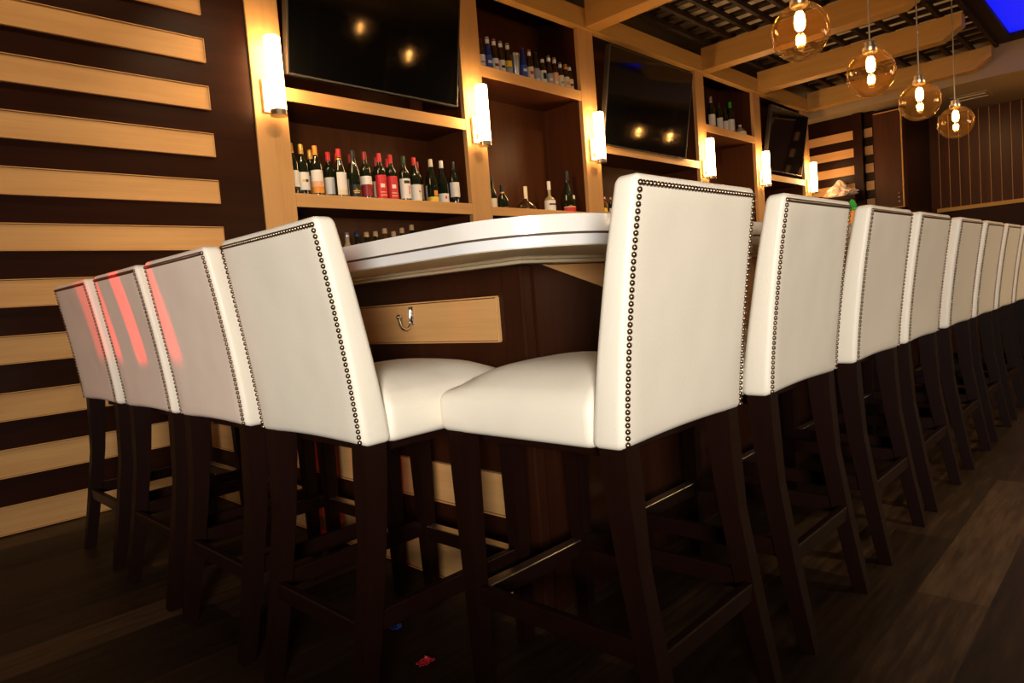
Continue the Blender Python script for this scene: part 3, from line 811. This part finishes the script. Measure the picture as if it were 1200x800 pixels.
# scraps on the floor
def scrap(name, x, y, s, mat, label, seed):
    bm = bmesh.new(); bmesh.ops.create_grid(bm, x_segments=9, y_segments=9, size=1)
    for v in bm.verts:
        p = Vector((v.co.x * 1.5 + seed, v.co.y * 1.5, seed))
        v.co = Vector((v.co.x * s * (1 + .5 * noise.noise(p)), v.co.y * s * .6 * (1 + .6 * noise.noise(p * 1.4)), .006 + .010 * abs(noise.noise(p * 1.7)) + .004 * abs(v.co.x)))
    bmesh.ops.solidify(bm, geom=bm.faces[:], thickness=.0015)
    zmin = min(v.co.z for v in bm.verts)
    for v in bm.verts: v.co.z -= zmin
    tag(obj(name, bm, mat, smooth=True, angle=30, loc=(x, y, 0.0003)), label, 'scrap')
scrap('paper_scrap', .975, 1.352, .022, P['red'], 'crumpled red paper scrap on the floor between the stool legs', 2.3)
scrap('paper_scrap', 1.04, 1.56, .017, P['blue'], 'small blue paper scrap on the floor in the shadows under the stools', 5.1)

# ------------------------------------------------------------------ lights
def light(name, kind, loc, energy, col=(1, 1, 1), target=None, **k):
    d = bpy.data.lights.new(name, kind); d.energy = energy; d.color = col
    for a, v in k.items(): setattr(d, a, v)
    o = bpy.data.objects.new(name, d); C.objects.link(o); o.location = loc
    if target: o.rotation_euler = (Vector(target) - Vector(loc)).to_track_quat('-Z', 'Y').to_euler()
    return o
# soft fill light added on the viewer's side, standing in for a flash
def mth(op, a, b=None, c=None):
    n = N.new('ShaderNodeMath'); n.operation = op
    for i, v in enumerate((a, b, c)):
        if v is None: continue
        if isinstance(v, (int, float)): n.inputs[i].default_value = v
        else: L.new(v, n.inputs[i])
    return n.outputs[0]
def soft(v, lo, hi, t0=1, t1=0):
    n = N.new('ShaderNodeMapRange'); n.interpolation_type = 'SMOOTHSTEP'
    L.new(v, n.inputs['Value']); n.inputs['From Min'].default_value = lo; n.inputs['From Max'].default_value = hi
    n.inputs['To Min'].default_value = t0; n.inputs['To Max'].default_value = t1
    return n.outputs['Result']
# added unseen fill, its beam masked by nodes to spare floor and ceiling
kl = light('viewer_side_fill', 'SPOT', (-1.45, -1.40, 1.22), 690, (1.0, .91, .79), (1.6, 1.5, 1.25), spot_size=math.radians(120), spot_blend=.5, shadow_soft_size=.35)
kl.data.use_nodes = True
nt = kl.data.node_tree; N, L = nt.nodes, nt.links
em = [n for n in N if n.type == 'EMISSION'][0]
ge = N.new('ShaderNodeNewGeometry'); sp = N.new('ShaderNodeSeparateXYZ'); L.new(ge.outputs['Incoming'], sp.inputs[0])
hor = mth('SQRT', mth('ADD', mth('MULTIPLY', sp.outputs['X'], sp.outputs['X']), mth('MULTIPLY', sp.outputs['Y'], sp.outputs['Y'])))
el = mth('MULTIPLY', mth('DIVIDE', sp.outputs['Z'], sp.outputs['X']), mth('DIVIDE', mth('ABSOLUTE', sp.outputs['X']), hor))
az = mth('DIVIDE', sp.outputs['Y'], sp.outputs['X'])
vert = mth('MULTIPLY', soft(el, -.42, -.13, .03, 1), soft(el, .11, .25, 1, .08))
L.new(mth('MULTIPLY', vert, soft(az, 1.4, 2.9, 1, .55)), em.inputs['Strength'])
light('stool_row_fill', 'AREA', (6.0, -2.2, 1.6), 50, (1.0, .68, .38), (5.0, .6, .7), shape='RECTANGLE', size=2.0, size_y=.6)  # added unseen fill that lifts the far stool backs
for x in (-.6, .5, 1.5): light('striped_wall_fill', 'SPOT', (x, 2.9, 3.7), 40, (1.0, .74, .44), (x, 3.8, 2.1), spot_size=1.7, spot_blend=.9, shadow_soft_size=.08)  # unseen warm spots added to brighten the upper striped wall
for x, y in ((2.6, -.75), (4.6, -.9)): light('floor_fill_spot', 'SPOT', (x, y, 3.7), 290, (1.0, .80, .55), (x, y + .3, 0), spot_size=.85, spot_blend=.9, shadow_soft_size=.08)  # invented overhead spots, added to lighten the floor at right
light('lattice_fill', 'AREA', (6.6, 2.5, 3.63), 17, (1.0, .70, .38), (6.6, 2.5, 4.5), shape='RECTANGLE', size=7.5, size_y=2.2)  # added fill above the lattice so the ceiling shows bright between bars
for x in (2.0, 3.65, 5.2, 6.7, 8.2, 9.6): light('back_bar_fill_spot', 'SPOT', (x, 2.15, 3.26), 80, (1.0, .70, .38), (x, 3.8, 1.62), spot_size=1.05, spot_blend=.7, shadow_soft_size=.02)  # unseen warm spots added to brighten pilasters and shelves
light('end_wall_lamp', 'SPOT', (10.9, 1.9, 3.1), 30, (1.0, .66, .28), (12.4, 2.2, 1.4), spot_size=1.9, spot_blend=.8, shadow_soft_size=.1)
# red stage lamp with slotted shade thrown across the backs of the left hand stools
RLX, RLY, RLZ = -2.0, 2.42, 1.0
rl = light('red_stage_lamp', 'SPOT', (RLX, RLY, RLZ), 700, (1.0, .02, .02), (.70, RLY, .98), spot_size=math.radians(40), spot_blend=.5, shadow_soft_size=.015)
rl.data.use_nodes = True
nt = rl.data.node_tree; N, L = nt.nodes, nt.links
em = [n for n in N if n.type == 'EMISSION'][0]
ge = N.new('ShaderNodeNewGeometry'); sp = N.new('ShaderNodeSeparateXYZ'); L.new(ge.outputs['Incoming'], sp.inputs[0])
D = .71 - RLX
yy = mth('MULTIPLY_ADD', mth('DIVIDE', sp.outputs['Y'], sp.outputs['X']), D, RLY)
zz = mth('MULTIPLY_ADD', mth('DIVIDE', sp.outputs['Z'], sp.outputs['X']), D, RLZ)
ss = mth('SUBTRACT', yy, mth('MULTIPLY', mth('SUBTRACT', zz, .92), .15))
tot = None
for c, h, k in ((2.45, .052, 1.0), (2.67, .030, .5), (2.13, .045, .45), (2.86, .085, .25)):
    m = mth('MULTIPLY', soft(mth('ABSOLUTE', mth('SUBTRACT', ss, c)), h * .6, h * 1.15), k)
    tot = m if tot is None else mth('ADD', tot, m)
win = soft(mth('ABSOLUTE', mth('SUBTRACT', zz, .95)), .12, .19)
tot = mth('ADD', mth('MULTIPLY', tot, win), .035)
em.inputs['Color'].default_value = (1, .03, .03, 1)
L.new(tot, em.inputs['Strength'])

w = bpy.data.worlds.new('World'); sc.world = w; w.use_nodes = True
w.node_tree.nodes['Background'].inputs['Color'].default_value = (.0015, .001, .0008, 1)
w.node_tree.nodes['Background'].inputs['Strength'].default_value = 1.0

# ------------------------------------------------------------------ camera
yaw, pitch, roll = [math.radians(v) for v in (44.37575, -3.757545, -4.530442)]
f = Vector((math.cos(pitch) * math.cos(yaw), math.cos(pitch) * math.sin(yaw), math.sin(pitch)))
r = Vector((math.sin(yaw), -math.cos(yaw), 0)); u = r.cross(f)
r2 = r * math.cos(roll) + u * math.sin(roll); u2 = -r * math.sin(roll) + u * math.cos(roll)
cd = bpy.data.cameras.new('camera'); cam = bpy.data.objects.new('camera', cd); C.objects.link(cam)
cd.sensor_width = 36; cd.lens = 789.647 / 1200 * 36; cd.clip_start = .02
M = Matrix.Identity(4)
for i in range(3):
    M[i][0] = r2[i]; M[i][1] = u2[i]; M[i][2] = -f[i]
M[0][3], M[1][3], M[2][3] = 0, 0, .90
cam.matrix_world = M
sc.camera = cam
vs = sc.view_settings
sc.display_settings.display_device = 'sRGB'
vs.view_transform = 'Standard'; vs.look = 'None'; vs.exposure = 0; vs.gamma = 1; vs.use_curve_mapping = False
